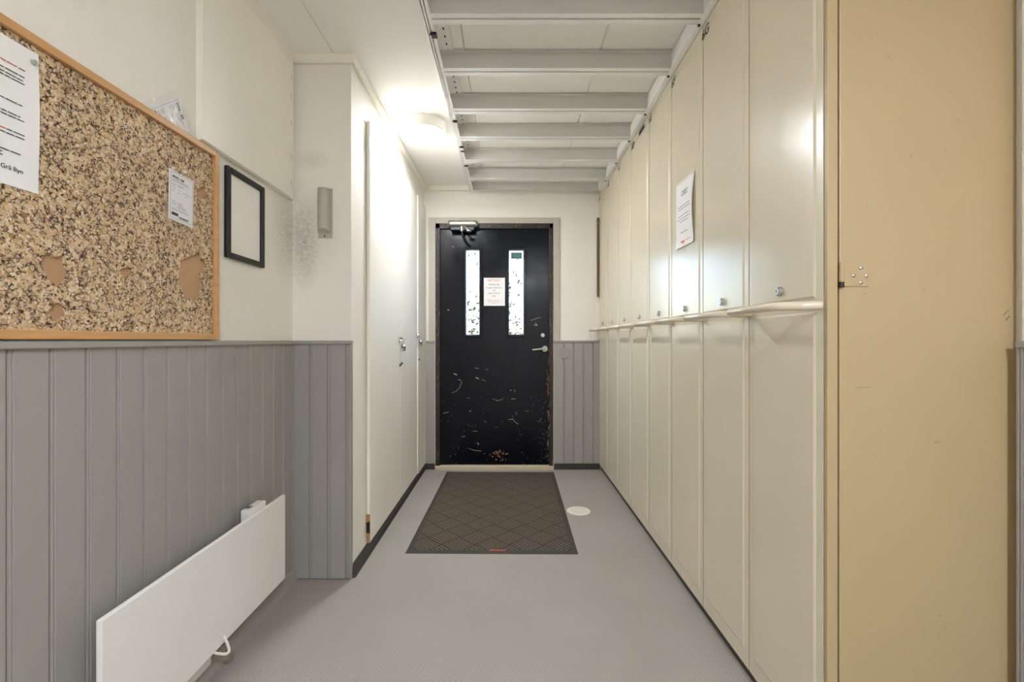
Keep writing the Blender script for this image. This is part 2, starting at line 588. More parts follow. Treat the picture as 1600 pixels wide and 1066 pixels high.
def board_profile(a0, a1, phase, pitch=.0845, d=.014):
    """outline of tongue-and-groove boards with a bead beside each groove: (along, depth)"""
    pts = [(a0, 0), (a0, d)]
    k = math.ceil((a0 - phase) / pitch)
    g = phase + k * pitch
    while g < a1 - .012:
        if g > a0 + .006:
            pts += [(g - .0035, d), (g - .0022, d - .006), (g + .0014, d - .006), (g + .0030, d - .0004),
                    (g + .0062, d + .0002), (g + .0090, d - .0006), (g + .0100, d - .0030), (g + .0118, d)]
        g += pitch
    pts += [(a1, d), (a1, 0)]
    return pts

def wainscot(name, along, a0, a1, plane, sgn, phase, z0=.004, z1=HD - .014):
    pts = board_profile(a0, a1, phase)
    if along == 'y':
        poly = [(plane + sgn * d, a) for a, d in pts]
    else:
        poly = [(a, plane + sgn * d) for a, d in pts]
    return struct(MB().prism(poly, 'z', z0, z1).build(name, 'grey_paint'))

def cap(name, x0, x1, y0, y1):
    return struct(MB().box(x0, x1, y0, y1, HD - .017, HD).build(name, 'grey_cap', bevel=.003))

wainscot('trim_1', 'y', YN, YP - .001, XL, 1, .991)
wainscot('trim_2', 'x', XL + .014, XC + .006, YP, -1, -.924 - .0042)
wainscot('trim_3', 'x', .3835, XK + .01, YF, -1, .464)
wainscot('trim_4', 'x', XC, -.645, YF, -1, -.655)
wainscot('trim_5', 'y', YN, 1.0799, XR, -1, 1.079 - .1)
cap('trim_6', XL, XL + .024, YN, YP)
cap('trim_7', XL + .022, XC + .010, YP - .024, YP)
cap('trim_8', .3795, XK + .01, YF - .022, YF)
cap('trim_9', XC, -.641, YF - .022, YF)
cap('trim_10', XR - .0186, XR, YN, 1.0799)
# the corner bead of the projecting wall
struct(MB().box(XC - .004, XC + .0065, YP - .0165, YP + .006, .004, HD - .016).build('trim_11', 'grey_paint', bevel=.002))

def crown(name, pts):
    return struct(pts.build(name, 'trim_white', bevel=.003))
crown('trim_12', MB().box(XL, XL + .016, YN, YP - .016, HC - .045, HC))
crown('trim_13', MB().box(XL, XC + .018, YP - .016, YP, HC - .045, HC))
crown('trim_14', MB().box(XC, XC + .018, YP, YF - .016, HC - .045, HC))
crown('trim_15', MB().box(XC, -.31, YF - .016, YF, HC - .045, HC))
crown('trim_16', MB().box(XR - .016, XR, YN, 1.07, HC - .045, HC))
# dark vinyl skirting
def skirt(name, mb):
    return struct(mb.build(name, 'skirting_dark', bevel=.002))
skirt('baseboard_left', MB().prism([(XC, 0), (XC + .022, 0), (XC + .010, .012), (XC + .006, .058), (XC, .058)], 'y', YP - .002, YF))
skirt('baseboard_far', MB().box(.3835, XK, YF - .022, YF - .012, 0, .052))
skirt('baseboard_corner', MB().box(XC + .006, -.641, YF - .022, YF - .012, 0, .052))
struct(MB().prism([(XL + .014, 0), (XL + .03, 0), (XL + .022, .05), (XL + .014, .055)], 'y', YN, YP - .014).build('baseboard_wall', 'grey_paint'))

# door casing
cs = MB()
cs.box(DX0 - .060, DX0 - .001, YF - .013, YF, 0, DZ1 + .052)
cs.box(DX1 + .001, DX1 + .058, YF - .013, YF, 0, DZ1 + .052)
cs.box(DX0 - .001, DX1 + .001, YF - .013, YF, DZ1 + .001, DZ1 + .052)
struct(cs.build('trim_17', 'casing_grey', bevel=.002))

# ------------------------------------------------------------------ the door
door = thing('door_1', (0, YF, 0), kind='structure')
door['label'] = 'worn black wooden entrance door with two narrow windows'
fr = MB()
for x0, x1 in ((DX0, DX0 + .038), (DX1 - .031, DX1)):
    fr.box(x0, x1, YF - .020, YF + .10, .02, DZ1)
fr.box(DX0, DX1, YF - .020, YF + .10, DZ1 - .045, DZ1)
fr.build('door_frame', 'door_frame_dark', door, bevel=.003)
th = MB()
th.prism([(YF - .03, 0), (YF - .03, .026), (YF - .018, .034), (YF + .1, .034), (YF + .1, 0)], 'x', DX0, DX1)
th.build('threshold', 'threshold_beige', door)
LX0, LX1, LZ0, LZ1 = -.5965, .3425, .036, 2.0695
LY0, LY1 = YF + .006, YF + .05
WINS = [(-.377, -.258), (-.006, .1235)]
WZ0, WZ1 = 1.158, 1.892
lf = MB()
xs = [LX0, WINS[0][0], WINS[0][1], WINS[1][0], WINS[1][1], LX1]
for i in range(5):
    if i in (1, 3):
        lf.box(xs[i], xs[i + 1], LY0, LY1, LZ0, WZ0)
        lf.box(xs[i], xs[i + 1], LY0, LY1, WZ1, LZ1)
    else:
        lf.box(xs[i], xs[i + 1], LY0, LY1, LZ0, LZ1)
leaf = lf.build('door_leaf', 'door_black', door)
for (a, b) in WINS:
    bd = MB()
    e = .024
    y0, y1 = LY0 - .007, LY0 + .001
    bd.box(a - e, a, y0, y1, WZ0 - e, WZ1 + e); bd.box(b, b + e, y0, y1, WZ0 - e, WZ1 + e)
    bd.box(a, b, y0, y1, WZ1, WZ1 + e); bd.box(a, b, y0, y1, WZ0 - e, WZ0)
    gb = bd.build('glazing_bead', 'door_black', door, bevel=.003)
    ib = MB()
    e2 = .006
    ib.box(a, a + e2, LY0 + .001, LY1, WZ0, WZ1); ib.box(b - e2, b, LY0 + .001, LY1, WZ0, WZ1)
    ib.box(a + e2, b - e2, LY0 + .001, LY1, WZ1 - e2, WZ1); ib.box(a + e2, b - e2, LY0 + .001, LY1, WZ0, WZ0 + e2)
    ib.build('rebate', 'beading_light', gb)
    MB().box(a + e2, b - e2, LY0 + .026, LY0 + .030, WZ0 + e2, WZ1 - e2).build('glass_pane', 'pane_glass', gb)
# paint scratches and chips on the leaf
rs = random.Random(11)
scm = MB()
plD = Plane((0, LY0, 0), '-y')
def px_far(px, py, y=LY0):
    return ((px - VX) / F * y, CAM + (VY - py) / F * y)
def stroke(mb, pl, pts, wd, d=.0001):
    for (a, b) in zip(pts, pts[1:]):
        dx, dz = b[0] - a[0], b[1] - a[1]
        L = math.hypot(dx, dz) or 1e-6
        nx, nz = -dz / L * wd / 2, dx / L * wd / 2
        q = [pl.p(a[0] + nx, a[1] + nz, d), pl.p(a[0] - nx, a[1] - nz, d), pl.p(b[0] - nx, b[1] - nz, d), pl.p(b[0] + nx, b[1] + nz, d)]
        mb.quad(*q)
for pts, wd in [
    ([(709, 584), (714, 586)], .012), ([(722, 596), (718, 606), (712, 612), (706, 614)], .004), ([(743, 590), (748, 592)], .011),
    ([(753, 593), (759, 596)], .004), ([(716, 593), (720, 595)], .005), ([(770, 623), (776, 626), (784, 625), (786, 622)], .004),
    ([(799, 624), (806, 623)], .006), ([(794, 656), (801, 655), (805, 660), (810, 663)], .005), ([(692, 646), (701, 644)], .005),
    ([(733, 644), (736, 641)], .006), ([(730, 622), (734, 622)], .003), ([(721, 683), (727, 682)], .006), ([(739, 674), (746, 674)], .004),
    ([(732, 701), (742, 704), (752, 705)], .004), ([(746, 692), (748, 695)], .012), ([(797, 609), (799, 611)], .007), ([(804, 609), (805, 612)], .006),
    ([(774, 669), (777, 668)], .004), ([(742, 575), (748, 576)], .004), ([(761, 577), (762, 578)], .006), ([(699, 484), (702, 485)], .008),
    ([(829, 501), (840, 497), (845, 496)], .004), ([(836, 505), (840, 509), (834, 508)], .006), ([(757, 658), (760, 660)], .005),
    ([(706, 385), (709, 386)], .006), ([(842, 660), (846, 654)], .003), ([(820, 642), (826, 643)], .003), ([(806, 644), (807, 648)], .004)]:
    stroke(scm, plD, [px_far(*p) for p in pts], wd * .55)
for _ in range(150):
    px = 858 - abs(rs.gauss(0, 9)) if rs.random() < .45 else rs.uniform(690, 857)
    py = 728 - abs(rs.gauss(0, 70))
    a = px_far(px, py); an = rs.uniform(0, PI); L = rs.uniform(.001, .006)
    stroke(scm, plD, [a, (a[0] + L * math.cos(an), a[1] + L * math.sin(an))], rs.uniform(.001, .0035))
scm.build('paint_scratches', 'wood_chip', leaf)
wm = MB()
for _ in range(46):
    a = px_far(rs.gauss(779, 6), rs.gauss(711, 4)); an = rs.gauss(PI / 2, .5); L = rs.uniform(.004, .016)
    stroke(wm, plD, [a, (a[0] + L * math.cos(an), a[1] + L * math.sin(an))], rs.uniform(.002, .005))
for _ in range(60):
    a = px_far(rs.uniform(700, 856), rs.gauss(727, 1.0)); L = rs.uniform(.004, .02)
    stroke(wm, plD, [a, (a[0] + L, a[1])], rs.uniform(.0015, .004))
for _ in range(60):
    a = px_far(rs.gauss(856.6, .8), rs.uniform(545, 728)); L = rs.uniform(.006, .03)
    stroke(wm, plD, [a, (a[0], a[1] + L)], rs.uniform(.0015, .004))
wm.build('bare_wood_wear', 'wood_worn', leaf)
# lever handle and lock
hx, hz = px_far(851, 545)
hd = MB()
hd.cyl((hx, LY0 + .001, hz), (hx, LY0 - .009, hz), .026, .024, 28)
hd.cyl((hx, LY0 - .008, hz), (hx, LY0 - .044, hz), .009, .009, 16)
hd.tube([(hx + .004, LY0 - .044, hz), (hx - .012, LY0 - .048, hz), (hx - .05, LY0 - .048, hz - .004), (hx - .092, LY0 - .046, hz - .009), (hx - .108, LY0 - .044, hz - .010)], .0095, 14)
hd.build('door_handle', 'brushed_metal', door, smooth=True)
cxk, czk = px_far(848, 524)
lk = MB()
lk.cyl((cxk, LY0 + .001, czk), (cxk, LY0 - .010, czk), .019, .016, 24)
lk.cyl((cxk, LY0 - .009, czk), (cxk, LY0 - .016, czk), .010, .009, 18)
lk.build('lock_cylinder', 'brushed_metal', door, smooth=True)
# overhead door closer
ax0, az0 = px_far(702, 347, YF); ax1, az1 = px_far(747, 360, YF)
yc = YF - .065
dc = thing('door_closer', (0.5 * (ax0 + ax1), YF - .02, az1), 'silver cylindrical door closer with a folded arm over the top left of the black door', 'door closer')
b = MB()
rc = .030
b.cyl((ax0 + .018, yc, az0 - .032), (ax1 - .022, yc, az0 - .032), rc, rc, 28)
b.box(ax0 + .025, ax1 - .03, yc, YF - .0205, az0 - .060, az0 - .004)
b.build('body', 'brushed_metal', dc, smooth=True)
b = MB()
b.cyl((ax0, yc, az0 - .032), (ax0 + .018, yc, az0 - .032), rc * .78, rc * 1.02, 24)
b.build('end_cap', 'brushed_metal', dc, smooth=True)
b = MB()
b.cyl((ax1 - .022, yc, az0 - .032), (ax1 - .016, yc, az0 - .032), rc * .9, rc * .9, 24)
b.cyl((ax1 - .016, yc, az0 - .032), (ax1, yc, az0 - .032), rc * 1.02, rc * .74, 24)
b.build('end_cap', 'brushed_metal', dc, smooth=True)
MB().box(ax0 + .02, ax1 - .028, yc - .018, YF - .0205, az0 - .088, az0 - .0605).build('mounting_plate', 'black_plastic', dc, bevel=.002)
xm = ax0 + .128
b = MB()
b.cyl((xm - .012, yc - .006, az0 - .060), (xm - .012, yc - .006, az0 - .098), .019, .016, 20)
b.build('spindle', 'brushed_metal', dc, smooth=True)
b = MB()
b.tube([(xm + .004, yc - .030, az0 - .052), (xm + .022, yc - .05, az0 - .076), (xm + .044, yc - .058, az0 - .100)], .0095, 12)
b.cyl((xm + .052, yc - .06, az0 - .104), (xm + .052, yc - .06, az0 - .112), .026, .026, 20)
b.build('arm', 'brushed_metal', dc, smooth=True)
b = MB()
b.tube([(xm - .012, yc - .006, az0 - .094), (xm - .006, yc - .008, az0 - .13), (xm + .02, YF - .022, az0 - .18), (xm + .052, LY0 - .012, az0 - .214)], .010, 10)
b.build('lower_arm', 'black_plastic', dc, smooth=True)
b = MB()
b.tube([(xm - .026 + .018 * math.cos(a), yc + .004, az0 - .006 + .020 * math.sin(a)) for a in [PI * i / 10 for i in range(11)]], .003, 8)
b.build('loop', 'brushed_metal', dc, smooth=True)

# notice on the door
nx0, nz1 = px_far(756, 434.3); nx1, nz0 = px_far(789, 478)
plN = Plane(((nx0 + nx1) / 2, LY0, (nz0 + nz1) / 2), '-y')
nw, nh = nx1 - nx0, nz1 - nz0
no = thing('notice', tuple(plN.o), 'white notice headed VIKTIGT! in red, stuck between the windows of the black door', 'notice')
sheet(plN, nw, nh, 6, 8, lambda s, tt: .0006 + .004 * max(0, s - .8) * 5 * (math.sin(tt * 7) * .5 + .5)).build('paper', 'paper_white', no)
YN_ = LY0 - .0016
text_mesh('heading', 'VIKTIGT!', .030, plN.p(-.004, nh * .41, .0014), '-y', 'print_red', no)
for body, sz, vv in [('Parkera på', .021, .26), ('P-plats 4306 med', .0185, .145), ('vid', .018, .055), ('inget annat är', .0185, -.045), ('tack', .019, -.145)]:
    text_mesh('printed_text', body, sz, plN.p(-.003, nh * vv, .0014), '-y', 'print_black', no)
rr = random.Random(5)
mb = MB()
plN.words(mb, -.068, .066, -.30 * nh, .006, rr, .0014)
plN.words(mb, -.052, .056, -.355 * nh, .006, rr, .0014)
mb.build('small_print', 'print_red', no)
mb = MB()
plN.words(mb, -.022, .026, -.41 * nh, .006, rr, .0014)
mb.build('small_print', 'print_grey', no)
# green sticker inside the right window (sits on the pane)
sx0, sz1 = px_far(798, 394.5, LY0 + .026); sx1, sz0 = px_far(816, 405, LY0 + .026)
stt = thing('sticker', ((sx0 + sx1) / 2, LY0 + .0255, (sz0 + sz1) / 2), 'small green rectangular sticker at the top of the right door window', 'sticker')
MB().box(sx0, sx1, LY0 + .0248, LY0 + .0258, sz0, sz1).build('film', 'sticker_green', stt)
MB().box(sx0 + .018, sx1 - .03, LY0 + .0244, LY0 + .0249, (sz0 + sz1) / 2 - .003, (sz0 + sz1) / 2 + .003).build('printed_line', 'print_grey', stt)

# outside: ground and a shrub seen through the panes
struct(MB().box(-6, 6, YF + .2, 16, -.14, -.05).build('trim_18', 'ground_asphalt'))
lv = MB()
rs2 = random.Random(3)
for _ in range(4200):
    c = Vector((rs2.gauss(-.1, .9), 8.0 + rs2.gauss(0, .5), abs(rs2.gauss(.55, .72)) + .02))
    a = Vector((rs2.uniform(-1, 1), rs2.uniform(-1, 1), rs2.uniform(-1, 1))).normalized()
    bb = a.orthogonal().normalized(); s = rs2.uniform(.03, .07)
    lv._add([c - a * s, c + bb * s * .45 + a * s * .1, c + a * s, c - bb * s * .45 + a * s * .1], [(0, 1, 2, 3)])
for k in range(9):
    lv.cyl((rs2.gauss(-.1, .5), 8 + rs2.gauss(0, .2), -.05), (rs2.gauss(-.1, .8), 8 + rs2.gauss(0, .3), 1.2), .012, .004, 6)
tag(lv.build('hedge', 'leaf_green'), 'leafy green hedge outdoors, seen bleached through the lower door windows', 'hedge')

# round blanking plate on the grey boards, and the batten by the lockers
bx, bz = px_far(882, 552, YF - .014)
b = MB()
b.cyl((bx, YF - .0138, bz), (bx, YF - .019, bz), .050, .048, 40)
b.cyl((bx, YF - .0185, bz), (bx, YF - .0215, bz), .043, .041, 40)
tag(b.build('blanking_plate', 'grey_paint', smooth=True), 'round grey painted blanking plate on the boards right of the black door', 'wall plate')
b = MB().box(.7535, .7705, YF - .018, YF - .001, 1.485, 2.165)
tag(b.build('wooden_batten', 'batten_brown', bevel=.001), 'narrow upright brown wooden batten on the far wall beside the last locker', 'batten')

# ------------------------------------------------------------------ cupboards in the projecting wall
def cupboard_door(parent, y0, y1, xf):
    return MB().box(XC + .003, xf, y0, y1, .064, 2.245).build('cupboard_door', 'board_white', parent, bevel=.0025)

XD = XC + .020
c1 = thing('cupboard', (XC, 2.95, .06), 'white two-door built-in cupboard nearest the grey boarded corner, padlocked at its middle', 'cupboard')
d1 = cupboard_door(c1, 2.349, 3.003, XD)
d2 = cupboard_door(c1, 3.009, 3.5485, XD)
c2 = thing('cupboard', (XC, 3.73, .06), 'white single-door built-in cupboard at the far end, next to the black door', 'cupboard')
d3 = cupboard_door(c2, 3.557, 3.895, XD + .006)
for z, brown in ((2.125, 0), (1.14, 0), (.145, 1)):
    b = MB()
    b.cyl((XD - .004, 2.345, z - .028), (XD - .004, 2.345, z + .028), .0055, .0055, 12)
    b.cyl((XD - .004, 2.345, z + .026), (XD - .004, 2.345, z + .034), .004, .002, 12)
    b.box(XC + .003, XD - .006, 2.3455, 2.3488, z - .026, z + .026)
    b.build('hinge', 'dark_metal' if brown else 'trim_white', d1, smooth=True)
MB().box(XC + .002, XD + .0004, 2.3472, 2.3489, .068, .212).build('bare_wood_edge', 'bare_wood', d1)
def hasp(parent, y, z, x):
    b = MB()
    b.box(x, x + .003, y - .052, y - .020, z - .022, z + .014)
    b.box(x + .003, x + .006, y - .030, y + .030, z - .012, z + .008)
    b.tube([(x, y + .012, z + .006), (x + .018, y + .012, z + .007), (x + .020, y + .012, z - .002), (x + .018, y + .012, z - .008), (x, y + .012, z - .008)], .0028, 8)
    b.box(x, x + .002, y + .004, y + .034, z - .016, z + .014)
    return b.build('hasp', 'chrome', parent, smooth=True)
hasp(d1, 3.006, 1.118, XD)
hasp(d3, 3.553, 1.146, XD + .006)
for par, y, z, x in ((d1, 2.985, .948, XD), (d2, 3.03, .956, XD), (d3, 3.575, .960, XD + .006)):
    b = MB(); b.cyl((x - .001, y, z), (x + .008, y, z), .0085, .0075, 16)
    b.build('keyhole', 'dark_metal', par, smooth=True)
def padlock(y, z, x, label):
    o = thing('padlock', (x, y, z - .06), label, 'padlock', 'padlocks on the white cupboards')
    xx = x + .0185
    r_ = .0085
    pts = [(xx, y - r_, z - .040), (xx, y - r_, z - .010)] + [(xx, y - r_ * math.cos(a), z - .010 + r_ * math.sin(a)) for a in [PI * i / 8 for i in range(1, 8)]] + [(xx, y + r_, z - .010), (xx, y + r_, z - .040)]
    MB().tube(pts, .0028, 10).build('shackle', 'chrome', o, smooth=True)
    MB().box(xx - .009, xx + .009, y - .0165, y + .0165, z - .078, z - .032).build('body', 'chrome', o, bevel=.004, smooth=True)
    MB().box(xx - .0095, xx + .0096, y - .017, y + .017, z - .060, z - .050).build('band', 'lock_dark', o, bevel=.002)
    MB().box(xx - .0092, xx + .0093, y - .0168, y + .0168, z - .0775, z - .073).build('bottom_rim', 'lock_dark', o, bevel=.002)
    return o
padlock(3.018, 1.118, XD, 'small silver padlock hanging on the nearer two-door white cupboard')
padlock(3.565, 1.146, XD + .006, 'small silver padlock hanging on the far single-door white cupboard')

# grey plastic holder on the projecting wall's front
def px_y(px, py, y):
    return ((px - VX) / F * y, CAM + (VY - py) / F * y)
gx0, gz1 = px_y(497.2, 295, YP); gx1, gz0 = px_y(520, 372.5, YP)
g = thing('wall_holder', ((gx0 + gx1) / 2, YP, gz0), 'slim pale grey plastic holder mounted on the wallpapered corner wall', 'holder')
MB().box(gx0, gx1, YP - .004, YP - .0003, gz0, gz1).build('back_plate', 'plastic_grey', g, bevel=.0015)
b = MB()
xc = (gx0 + gx1) / 2 - .004; rx = .028
arc = [(xc + rx * math.cos(a), -.032 * math.sin(a) ** .8) for a in [PI * i / 16 for i in range(17)]]
n = len(arc)
top = [(x, YP - .004 + d, gz1 - .004) for x, d in arc]
bot = [(x, YP - .004 + d, gz0 + .022 + (-d) * .55) for x, d in arc]
b._add(top + bot, [tuple(range(n)), tuple(range(2 * n - 1, n - 1, -1))] + [(i, i + 1, n + i + 1, n + i) for i in range(n - 1)] + [(n - 1, 0, n, 2 * n - 1)])
b.build('cover', 'plastic_grey', g, smooth=True)
b = MB(); b.cyl((xc + .001, YP - .003, gz0 + .010), (xc + .001, YP - .007, gz0 + .010), .0038, .003, 12)
b.build('screw', 'black_plastic', g)
b = MB()
for dx in (-.004, .004):
    b.cyl((xc + dx, YP - .033, gz1 - .009), (xc + dx, YP - .0365, gz1 - .009), .0016, .0012, 8)
b.build('indicator_dots', 'black_plastic', g)

# hatch panel on the upper left wall
hp = thing('wall_hatch', (XL, 1.78, 1.757), 'large flat white hatch panel high on the left wall above the black picture frame', 'hatch')
MB().box(XL, XL + .018, 1.469, 2.098, 1.757, 2.396).build('frame', 'hatch_white', hp, bevel=.002)
MB().box(XL + .018, XL + .023, 1.469, 2.068, 1.760, 2.366).build('panel', 'hatch_white', hp, bevel=.002)
for z in (1.83, 1.95, 2.10, 2.22, 2.31):
    MB().box(XL + .0178, XL + .0188, 2.0745, 2.0775, z - .012, z + .012).build('hinge_slot', 'gap_shade_and_scuff', hp)

# ------------------------------------------------------------------ cork board
XB = XL + .028            # front of the pine frame
XQ = XL + .018            # cork surface
def onb(px, py, x=XQ):
    y = F * (-x) / (VX - px)
    return y, CAM + (VY - py) / F * y
BY0, BY1, BZ0, BZ1 = .30, 1.549, HD + .003, 1.747
cbd = thing('cork_board', (XL, (BY0 + BY1) / 2, BZ0), 'large cork notice board with a pine frame and torn bare patches on the left wall', 'notice board')
fw_ = .020
b = MB()
b.box(XL + .0085, XB, BY1 - fw_, BY1, BZ0, BZ1); b.box(XL + .0085, XB, BY0, BY0 + fw_, BZ0, BZ1)
b.box(XL + .0085, XB, BY0 + fw_, BY1 - fw_, BZ0, BZ0 + fw_); b.box(XL + .0085, XB, BY0 + fw_, BY1 - fw_, BZ1 - fw_, BZ1)
b.build('frame', 'pine', cbd, bevel=.002)
MB().box(XL + .0085, XQ - .0075, BY0 + fw_, BY1 - fw_, BZ0 + fw_, BZ1 - fw_).build('backing', 'backing_brown', cbd)
k = .2157
def crop6(pts): return [onb(x * k, 370 + y * k) for x, y in pts]
def crop2(pts): return [onb(200 + x * .3377, 200 + y * .3377) for x, y in pts]
holes = [
    crop6([(300, 150), (345, 112), (375, 120), (395, 140), (430, 140), (465, 120), (480, 160), (475, 200), (495, 240), (490, 300), (465, 335), (440, 360), (400, 345), (350, 315), (330, 270), (300, 200)]),
    crop6([(345, 540), (385, 480), (430, 478), (470, 505), (485, 545), (470, 575), (440, 590), (410, 635), (380, 590)]),
    crop6([(875, 250), (880, 228), (965, 225), (950, 270), (915, 320), (890, 300)]),
    crop6([(1310, 165), (1370, 150), (1450, 120), (1470, 170), (1500, 200), (1490, 250), (1450, 270), (1470, 330), (1460, 400), (1440, 440), (1425, 500), (1395, 455), (1340, 430), (1310, 380), (1295, 290)]),
    crop2([(320, 295), (345, 265), (370, 300), (365, 325), (330, 330)]),
    crop6([(905, 648), (918, 605), (936, 600), (930, 632)]),
]
def rough_loop(pts, rnd, step=.006, amp=.0022):
    out = []
    for a, b_ in zip(pts, pts[1:] + pts[:1]):
        n_ = max(1, int(math.hypot(b_[0] - a[0], b_[1] - a[1]) / step))
        for i in range(n_):
            s = i / n_
            out.append((a[0] + (b_[0] - a[0]) * s + rnd.uniform(-amp, amp), a[1] + (b_[1] - a[1]) * s + rnd.uniform(-amp, amp)))
    return out
bm = bmesh.new()
off = Vector(cbd['_o'])
rc_ = random.Random(2)
e_all = []
outer = [(BY0 + fw_, BZ0 + fw_), (BY1 - fw_, BZ0 + fw_), (BY1 - fw_, BZ1 - fw_), (BY0 + fw_, BZ1 - fw_)]
for lp_ in [outer] + [rough_loop(h_, rc_) for h_ in holes]:
    vs = [bm.verts.new(Vector((XQ, y, z)) - off) for y, z in lp_]
    e_all += [bm.edges.new((vs[i], vs[(i + 1) % len(vs)])) for i in range(len(vs))]
bmesh.ops.triangle_fill(bm, edges=e_all, use_beauty=True)
# triangle_fill may also close the holes: drop faces whose centre lies inside a hole
def inside(p, poly):
    c = False
    for (x1, y1), (x2, y2) in zip(poly, poly[1:] + poly[:1]):
        if (y1 > p[1]) != (y2 > p[1]) and p[0] < (x2 - x1) * (p[1] - y1) / (y2 - y1) + x1:
            c = not c
    return c
kill = [f for f in bm.faces if any(inside(((f.calc_center_median() + off).y, (f.calc_center_median() + off).z), h_) for h_ in holes) and f.calc_area() < .01]
bmesh.ops.delete(bm, geom=kill, context='FACES')
ret = bmesh.ops.extrude_face_region(bm, geom=list(bm.faces))
bmesh.ops.translate(bm, verts=[x for x in ret['geom'] if isinstance(x, bmesh.types.BMVert)], vec=(-.0074, 0, 0))
bmesh.ops.recalc_face_normals(bm, faces=bm.faces)
me = bpy.data.meshes.new('cork_sheet'); bm.to_mesh(me); bm.free()
me.materials.append(M['cork'])
ck = bpy.data.objects.new('cork_sheet', me); COL.objects.link(ck); ck.parent = cbd

# large letter on the board
y1, zt = onb(60.5, 86, XQ + .003); _, zb = onb(58.5, 303, XQ + .003)
y0 = y1 - .21
plL = Plane((XQ + .0003, (y0 + y1) / 2, (zt + zb) / 2), '+x')
Lh = zt - zb
let = thing('letter', tuple(plL.o), 'typed white letter with orange headings pinned at the left end of the cork board', 'letter')
sheet(plL, .21, Lh, 16, 20, lambda s, tt: .0006 + .004 * max(0, s - .7) ** 2 * 11 * (.3 + .7 * math.sin(tt * 3.0) ** 2)).build('paper', 'paper_white', let)
rl = random.Random(8)
bk, rd = MB(), MB()
def vline(py, px=0):      # height of a printed line read off its left end in the photograph
    y, z = onb(px, py, XQ + .002)
    return z - plL.o.z
def uend(px):
    return F * (-(XQ + .002)) / (VX - px) - plL.o.y
D = .0022
plL.words(rd, -.09, uend(27), vline(90), .0052, rl, D); plL.words(bk, uend(29), uend(39), vline(90), .0052, rl, D)
for py, e in ((101.5, 38), (108, 35.5), (113, 43), (149.5, 40), (169, 31.5), (174, 38.5)):
    plL.words(bk, -.09, uend(e), vline(py), .0052, rl, D)
plL.words(rd, -.09, uend(8), vline(197), .0052, rl, D); plL.words(bk, uend(10), uend(41), vline(197), .0052, rl, D)
for py, e in ((203, 38), (230, 32), (235, 3), (240, 7)):
    plL.words(bk, -.09, uend(e), vline(py), .0052, rl, D)
rd.build('heading_lines', 'print_red', let); bk.build('printed_lines', 'print_black', let)
text_mesh('signature_line', 'och Grå Byn', .0125, plL.p(uend(36), vline(257), D), '+x', 'print_black', let, align='RIGHT')
b = MB(); b.cyl(plL.p(uend(50.5), vline(67.5), .002), plL.p(uend(50.5), vline(67.5), .009), .0055, .0045, 14)
pin = tag(b.build('push_pin', 'plastic_grey', smooth=True), 'grey push pin in the top corner of the typed letter', 'push pin')

# card in a clear sleeve on the board, and its twin tucked behind the frame
def card_thing(origin, tilt, label, w=.105, h=.148):
    pl = Plane(origin, '+x', tilt)
    o = thing('permit_card', tuple(pl.o), label, 'card', 'printed cards in clear sleeves')
    sheet(pl, w, h, 4, 6, lambda s, tt: .0008 + .002 * (1 - s) * (1 - tt)).build('card', 'paper_white', o)
    fr_ = MB()
    i_ = .006; d0, d1 = .0034, .0035
    pl.rect(fr_, -w / 2 + i_, w / 2 - i_, h / 2 - i_ - .0008, h / 2 - i_, d0, d1); pl.rect(fr_, -w / 2 + i_, w / 2 - i_, -h / 2 + i_, -h / 2 + i_ + .0008, d0, d1)
    pl.rect(fr_, -w / 2 + i_, -w / 2 + i_ + .0008, -h / 2 + i_, h / 2 - i_, d0, d1); pl.rect(fr_, w / 2 - i_ - .0008, w / 2 - i_, -h / 2 + i_, h / 2 - i_, d0, d1)
    fr_.build('border_line', 'print_grey', o)
    text_mesh('heading', 'MTFG - GM', .0095, pl.p(-.040, .056, .0034), '+x', 'print_black', o, align='LEFT', tilt=tilt, bold=.0002)
    r3 = random.Random(4)
    tx = MB()
    for u0, u1, v in ((-.040, .022, .048), (-.040, .030, .044), (-.040, -.022, .035), (-.018, .010, .036), (-.018, .004, .032), (-.040, -.026, .030),
                      (-.040, -.026, .022), (-.018, -.008, .021), (.004, .040, .019), (.014, .024, .012), (-.040, -.030, .014), (-.018, -.008, .013),
                      (-.038, -.024, -.016), (-.038, -.024, -.021), (-.038, -.024, -.026), (-.018, .004, -.018), (-.018, .010, -.023), (-.018, .022, -.028), (-.018, .016, -.032),
                      (-.038, .024, -.038), (-.038, .030, -.042)):
        pl.words(tx, u0, u1, v, .0026, r3, .0034)
    pl.rect(tx, -.010, .028, -.063, -.0605, .0034, .0035); pl.rect(tx, -.010, .030, -.0595, -.057, .0034, .0035)
    tx.build('printed_lines', 'print_grey', o)
    lg = MB()
    pl.rect(lg, -.040, -.014, -.058, -.0495, .0034, .0036)
    lg.build('emblem_block', 'print_black', o)
    pl_s = Plane(tuple(pl.p(-.002, -.010)), '+x', tilt)
    sv = sheet(pl_s, w + .034, h + .046, 10, 12, lambda s, tt: .0050 + .0016 * math.sin(s * 9 + tt * 4) * math.sin(tt * 6), th=.0003)
    sl = sv.build('clear_sleeve', 'clear_sleeve', o, smooth=True)
    return o, pl
cy0, cz0 = onb(281.5, 313)
card1, pc = card_thing((XQ + .0006, cy0 + .002, cz0 + .004), R(-2), 'printed card in a clear plastic sleeve pinned on the cork near its right edge')
b = MB(); b.cyl(pc.p(-.002, .083, .0075), pc.p(-.002, .083, .014), .0045, .004, 12)
tag(b.build('push_pin', 'paper_white', smooth=True), 'white push pin above the sleeved card on the cork', 'push pin')
ty, tz = onb(272, 166, XL + .004)
card_thing((XL - .0009, 1.3645, 1.767), R(-51), 'printed card in a clear sleeve tucked askew behind the top of the cork board frame')

